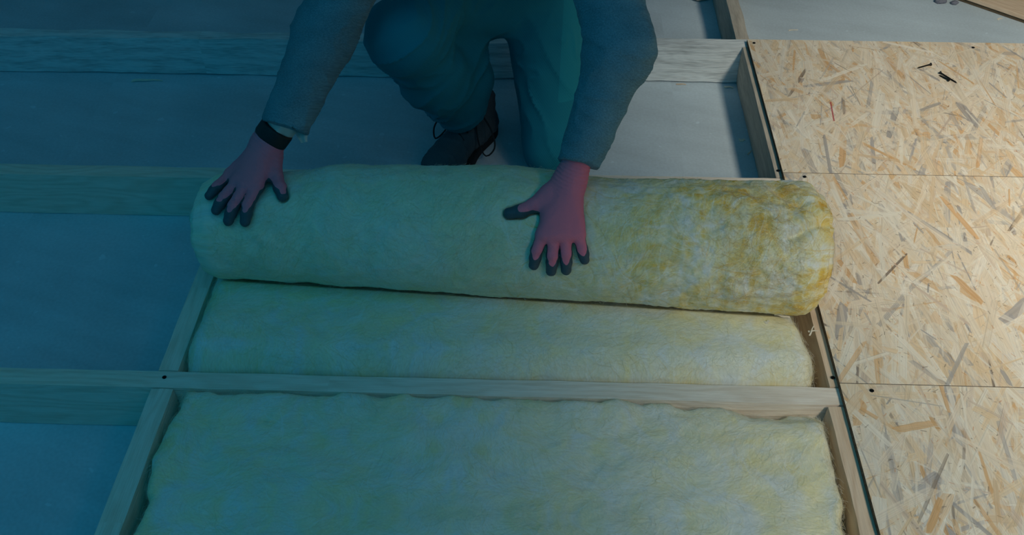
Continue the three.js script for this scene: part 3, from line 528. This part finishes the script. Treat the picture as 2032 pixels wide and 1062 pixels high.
  fibres('loose_fibres', rollGroup, 14000, 31, offHands((r) => pick(sideStart + (r() * (NU - 1) | 0), (r() * 95 - 16 + NT) % NT | 0)));
  fibres('end_fibres', rollGroup, 2500, 37, offHands((r) => pick(sideStart + NU - 60 + (r() * 74 | 0), (r() * 80 - 12 + NT) % NT | 0)), [0xf6efd4, 0xe8c878, 0xd9a848]);
}
// splinters caught on the wool and the block by the roll's right end
[
  [-0.088, 0.158, -0.158, 0.030, 0.006, -0.25, 0.1, 'white splinter stuck to the lower front of the roll near its right end'],
  [-0.120, 0.160, -0.138, 0.010, 0.008, 0.5, 0.2, 'small white flake on the middle batt under the roll'],
  [-0.026, 0.126, -0.150, 0.022, 0.003, 1.1, 0.5, 'pale straw splinter standing at the right block below the roll'],
  [-0.022, 0.123, -0.152, 0.020, 0.004, 0.05, 0.1, 'short pale splinter lying across the right block edge below the roll'],
].forEach(([x, y, z, L, w, a, tilt, label], i) => { const c = tag(mesh('wood_splinter', chip(L, w, 0.0014, 0.4, 20 + i), paleChip), label, 'wood chip'); c.position.set(x, y, z); c.rotation.set(0.6 * (i === 0), a, tilt); });

// ---------------------------------------------------------------- the worker
const worker = thing('person', 'worker crouching on one knee in grey jumper, teal trousers and red gloves over the roll', 'person');
{
  const hipI = [-0.765, 0.455, -1.045], kneeI = [-0.872, 0.452, -0.690], ankI = [-0.762, 0.125, -0.895];     // image-left leg, foot planted
  const hipO = [-0.575, 0.435, -1.035], kneeO = [-0.536, 0.082, -0.800], ankO = [-0.545, 0.110, -1.165];     // image-right leg, kneeling
  const shI = [-0.865, 0.795, -0.66], elI = [-1.010, 0.525, -0.570], shO = [-0.495, 0.83, -0.55], elO = [-0.430, 0.640, -0.330];
  const cuffI = [-1.060, 0.447, -0.352], cuffO = [-0.4965, 0.436, -0.267];
  const sub = (a, b) => a.map((v, i) => v - b[i]), lerp3 = (a, b, t) => a.map((v, i) => v + (b[i] - v) * t);
  // skin
  const head = [-0.68, 1.01, -0.50];
  const body = union([
    bone([-0.60, 0.46, -1.02], [-0.73, 0.47, -1.03], 0.10, 0.10), bone([-0.67, 0.50, -1.0], [-0.68, 0.74, -0.72], 0.10, 0.11), bone([-0.76, 0.75, -0.70], [-0.60, 0.77, -0.65], 0.085, 0.085),
    bone(shI, elI, 0.042, 0.036), bone(elI, HANDS.left.wrist, 0.036, 0.024), bone(shO, elO, 0.042, 0.036), bone(elO, HANDS.right.wrist, 0.036, 0.023), bone([-0.74, 0.78, -0.67], shI, 0.06, 0.045), bone([-0.62, 0.80, -0.62], shO, 0.06, 0.045),
    bone(hipI, kneeI, 0.07, 0.05), bone(kneeI, ankI, 0.05, 0.036), bone(hipO, kneeO, 0.07, 0.05), bone(kneeO, ankO, 0.05, 0.036),
    bone([-0.68, 0.80, -0.64], [-0.68, 0.93, -0.55], 0.058, 0.052), bone([-0.68, 1.03, -0.52], [-0.68, 1.0, -0.48], 0.086, 0.08), bone([-0.68, 0.97, -0.46], [-0.68, 0.925, -0.415], 0.062, 0.036),
    bone([-0.68, 0.985, -0.402], [-0.68, 0.958, -0.385], 0.010, 0.014), bone([-0.762, 1.0, -0.50], [-0.762, 0.975, -0.49], 0.016, 0.012), bone([-0.598, 1.0, -0.50], [-0.598, 0.975, -0.49], 0.016, 0.012),
    bone([-0.70, 0.932, -0.383], [-0.66, 0.932, -0.383], 0.008, 0.008),
  ], 0.03);
  mesh('body', surfaceNet(body, [-1.16, 0.03, -1.27], [-0.36, 1.14, -0.2], 0.011), skin, worker);
  for (const x of [-0.713, -0.647]) mesh('eye', new THREE.SphereGeometry(0.012, 16, 12).translate(x, 0.992, -0.408), white, worker);
  const hair = (x, y, z) => Math.max(union([bone([-0.68, 1.04, -0.535], [-0.68, 1.015, -0.50], 0.096, 0.09)], 0.01)(x, y, z), -((y - 1.005) * 0.8 - (z + 0.47) * 0.6)) + 0.003 * n3(x * 80, y * 80, z * 80);
  mesh('hair', surfaceNet(hair, [-0.8, 0.9, -0.66], [-0.56, 1.16, -0.36], 0.007), hairMat, worker);

  // jumper
  const ridge = (x, y, z, f, a) => a * Math.pow(1 - Math.abs(n3(x * f[0], y * f[1], z * f[2])) * 1.6, 3);
  const jumper0 = union([
    bone([-0.59, 0.55, -0.98], [-0.62, 0.74, -0.72], 0.135, 0.135), bone([-0.75, 0.56, -0.98], [-0.75, 0.74, -0.73], 0.135, 0.13), bone([-0.76, 0.76, -0.69], [-0.60, 0.78, -0.63], 0.10, 0.10),
    bone([-0.75, 0.79, -0.66], shI, 0.085, 0.07), bone([-0.62, 0.81, -0.61], shO, 0.085, 0.07),
    bone(shI, elI, 0.068, 0.060), cut(bone(elI, lerp3(elI, cuffI, 1.3), 0.060, 0.0395), cuffI, [-0.26, -0.70, 0.66]),
    bone(shO, elO, 0.068, 0.057), cut(bone(elO, lerp3(elO, cuffO, 1.3), 0.056, 0.033), cuffO, [-0.20, -0.714, 0.67]),
    bone([-0.73, 0.86, -0.62], [-0.63, 0.86, -0.60], 0.06, 0.06),
  ], 0.03);
  const jumper = (x, y, z) => { const d = jumper0(x, y, z); return Math.abs(d) > 0.03 ? d : d + 0.0035 * fbm(x * 16, y * 16, z * 16, 2) - 0.5 * ridge(x + 0.4 * y, y, z, [9, 26, 20], 0.006) + 0.0004 * n3(x * 60, y * 60, z * 60) + (x > -0.6 ? 0.0022 * gauss((x - elO[0]) * 0.28 + (y - elO[1]) * 0.90 - (z - elO[2]) * 0.33 + 0.004, 0.0035) : 0); };
  mesh('jumper', surfaceNet(jumper, [-1.16, 0.38, -1.2], [-0.33, 0.98, -0.2], 0.0075), jumperCloth, worker);

  // trousers
  const hemI = [-0.766, 0.135, -0.890];
  const trousers0 = union([
    bone([-0.59, 0.46, -1.05], [-0.75, 0.475, -1.05], 0.125, 0.125), bone([-0.67, 0.50, -1.04], [-0.67, 0.58, -0.97], 0.14, 0.14),
    bone(hipI, kneeI, 0.105, 0.074), bone(kneeI, lerp3(kneeI, ankI, 0.5), 0.070, 0.074), cut(bone(lerp3(kneeI, ankI, 0.45), lerp3(kneeI, ankI, 1.2), 0.074, 0.060), hemI, sub(ankI, kneeI)), bone([-0.775, 0.315, -0.885], [-0.755, 0.225, -0.895], 0.062, 0.068),
    bone(hipO, kneeO, 0.108, 0.068), bone([-0.62, 0.405, -0.99], [-0.80, 0.41, -0.90], 0.085, 0.085), bone(kneeO, lerp3(kneeO, ankO, 0.5), 0.066, 0.068), cut(bone(lerp3(kneeO, ankO, 0.45), lerp3(kneeO, ankO, 1.1), 0.068, 0.058), lerp3(kneeO, ankO, 0.95), sub(ankO, kneeO)),
  ], 0.035);
  const trousers = (x, y, z) => {
    const d = trousers0(x, y, z); if (Math.abs(d) > 0.035) return d;
    // folds run across each leg: along a for the kneeling thigh, wrapped round the bent knee for the other
    const kn = smooth(-0.66, -0.60, x), a = x * 0.6 - y * 0.7, b = x * 0.75 + y * 0.62;
    const f1 = 0.0075 * Math.pow(1 - Math.min(1, Math.abs(n3(a * 5 + 2 * n3(x * 9, y * 9, z * 9), b * 17, z * 6)) * 2.2), 2) * (0.5 + n3(x * 7, y * 7, z * 7 + 4));
    const a2 = x * 0.75 + y * 0.35 - z * 0.3, b2 = y * 0.75 - x * 0.5 + z * 0.25, f2 = 0.009 * Math.pow(1 - Math.min(1, Math.abs(n3(a2 * 4 + 1.5 * n3(x * 6, y * 6, z * 6), b2 * 16, z * 3 + 3)) * 2.2), 2) * (0.55 + n3(x * 6, y * 6, z * 6 + 9));
    return d - mix(f2, f1, kn) + 0.004 * fbm(x * 12, y * 12, z * 12, 2);
  };
  const tg = surfaceNet(trousers, [-1.0, 0.0, -1.30], [-0.42, 0.75, -0.58], 0.0065);
  // flat-stitched thigh pocket of lighter cloth on the kneeling leg
  const [pocket, main] = split(tg, (x, y, z, nx) => Math.min(x - (-0.525 - 0.04 * (0.3 - y)), y - 0.215 + 0.1 * (x + 0.5), nx + 0.35));
  const tm = mesh('trousers', main, trouserCloth, worker); const pk = mesh('thigh_pocket', pocket, trouserPocket, tm); pk.userData.label = 'lighter teal side pocket';

  // gloves
  for (const h of [handR, handL]) { const g = surfaceNet(h.field, h.lo, h.hi, 0.0024), [red, dark] = split(g, h.shade); const m = mesh('glove', red, gloveKnit, worker); mesh('palm_coating', dark, gloveCoat, m).userData.label = 'dark rubber palm and fingertips'; }

  // wristband, shirt cuff at the image-left wrist
  const axis = V(...sub(lerp3(cuffI, elI, 0.2), HANDS.left.wrist)).normalize(), q = new THREE.Quaternion().setFromUnitVectors(V(0, 1, 0), axis);
  const at = (t) => V(...HANDS.left.wrist).addScaledVector(axis, t);
  const band = new THREE.LatheGeometry([[0.0285, -0.010], [0.0325, -0.011], [0.0345, -0.006], [0.0345, 0.016], [0.0325, 0.022], [0.0285, 0.021], [0.0285, -0.010]].map((p) => new THREE.Vector2(...p)), 40);
  const bm = mesh('wristband', band, bandMat, worker); bm.position.copy(at(0.016)); bm.quaternion.copy(q);
  const sleeve = new THREE.LatheGeometry([[0.0285, 0], [0.0300, 0.003], [0.0312, 0.02], [0.0320, 0.05], [0.0310, 0.075], [0.001, 0.078]].map((p) => new THREE.Vector2(...p)), 40), sp = sleeve.attributes.position;
  for (let i = 0; i < sp.count; i++) { const a = Math.atan2(sp.getZ(i), sp.getX(i)), k = 1 + 0.05 * Math.sin(a * 5) + 0.03 * Math.sin(a * 9 + 1); sp.setX(i, sp.getX(i) * k); sp.setZ(i, sp.getZ(i) * k); }
  sleeve.computeVertexNormals(); const cf = mesh('shirt_cuff', sleeve, linen, worker); cf.position.copy(at(0.026)); cf.quaternion.copy(q);
  const flap = new THREE.PlaneGeometry(0.026, 0.022, 10, 8), fp = flap.attributes.position; for (let i = 0; i < fp.count; i++) { const x = fp.getX(i), y = fp.getY(i); fp.setZ(i, 0.003 * Math.sin(x * 260) + 0.002 * Math.cos(y * 300)); fp.setX(i, x * (1 - 0.5 * smooth(0.011, -0.011, y))); }
  const back = flap.clone(); { const bp = back.attributes.position; for (let i = 0; i < bp.count; i++) bp.setZ(i, bp.getZ(i) - 0.0012); const ix = back.index.array; for (let i = 0; i < ix.length; i += 3) [ix[i], ix[i + 1]] = [ix[i + 1], ix[i]]; }
  const fg = mergeGeometries([flap, back]); fg.computeVertexNormals(); const fl = mesh('cuff_tail', fg, linen, cf); fl.position.copy(V(-1.028, 0.425, -0.352)).sub(cf.position).applyQuaternion(q.clone().invert()); fl.quaternion.copy(q.clone().invert().multiply(new THREE.Quaternion().setFromEuler(new THREE.Euler(-0.7, 0, 0.2))));

  // shoes: a planted one and the kneeling one behind it
  function shoe(name, heel, toe, roll) {
    const g = new THREE.Group(); g.name = name; worker.add(g); const L = 0.305, W = 0.05;
    const outline = (t) => 0.036 + 0.016 * smooth(0.25, 0.7, t) - 0.004 * smooth(0.2, 0.45, t) * (1 - smooth(0.45, 0.6, t));
    const upper = union([bone([0, 0.045, 0.045], [0, 0.045, 0.10], 0.038, 0.036), bone([0, 0.05, 0.10], [0, 0.040, 0.235], 0.037, 0.042), bone([0.004, 0.034, 0.225], [-0.004, 0.032, 0.262], 0.043, 0.040), cut(bone([0, 0.06, 0.06], [0, 0.17, 0.075], 0.040, 0.048), [0, 0.145, 0], [0, 1, 0]), bone([0, 0.10, 0.085], [0, 0.062, 0.19], 0.032, 0.030)], 0.025);
    const up = (x, y, z) => Math.max(upper(x, y, z) + 0.0015 * fbm(x * 30, y * 30, z * 30, 2) - 0.002 * Math.pow(Math.max(0, 1 - Math.abs(n3(x * 10, y * 20, z * 34)) * 3), 2), 0.012 - y);
    mesh('upper', surfaceNet(up, [-0.07, 0, -0.02], [0.07, 0.17, 0.33], 0.005), shoeMat, g);
    const sh = new THREE.Shape(), pts = []; for (let i = 0; i <= 24; i++) { const t = i / 24; pts.push([outline(t) * Math.sqrt(clamp(1 - ((t - 0.5) / 0.5) ** 6)), t * L]); }
    for (let i = 24; i >= 0; i--) { const t = i / 24; pts.push([-outline(t) * Math.sqrt(clamp(1 - ((t - 0.5) / 0.5) ** 6)), t * L]); }
    pts.forEach((p, i) => (i ? sh.lineTo(...p) : sh.moveTo(...p)));
    const so = new THREE.ExtrudeGeometry(sh, { depth: 0.018, bevelEnabled: true, bevelSize: 0.003, bevelThickness: 0.003, bevelSegments: 2 }); so.rotateX(Math.PI / 2).translate(0, 0.021, 0);
    mesh('sole', so, soleMat, g);
    const lace = []; for (let i = 0; i < 5; i++) { const z = 0.115 + i * 0.02, y = 0.128 - i * 0.0115; lace.push(new THREE.TubeGeometry(new THREE.CatmullRomCurve3([V(-0.030, y - 0.012, z), V(-0.012, y + 0.004, z + 0.004), V(0.012, y + 0.004, z + 0.008), V(0.030, y - 0.012, z + 0.010)]), 12, 0.0022, 6)); }
    for (const sx of [1, -1]) lace.push(new THREE.TubeGeometry(new THREE.CatmullRomCurve3([V(0, 0.133, 0.112), V(sx * 0.030, 0.134, 0.118), V(sx * 0.074, 0.090, 0.124), V(sx * 0.092, 0.052, 0.140), V(sx * 0.078, 0.034, 0.158), V(sx * 0.054, 0.058, 0.152), V(sx * 0.024, 0.122, 0.126), V(0, 0.134, 0.114)]), 40, 0.0022, 6));
    mesh('laces', mergeGeometries(lace), laceMat, g);
    g.position.set(...heel); const d = V(...sub(toe, heel)).normalize(); g.rotation.order = 'YXZ'; g.rotation.y = Math.atan2(d.x, d.z); g.rotation.x = roll; return g;
  }
  shoe('shoe', [-0.700, 0, -1.005], [-0.845, 0, -0.735], 0);
  shoe('shoe', [-0.545, 0.245, -1.135], [-0.545, 0.245, -0.8], 1.32);
}

renderer.render(scene, camera);
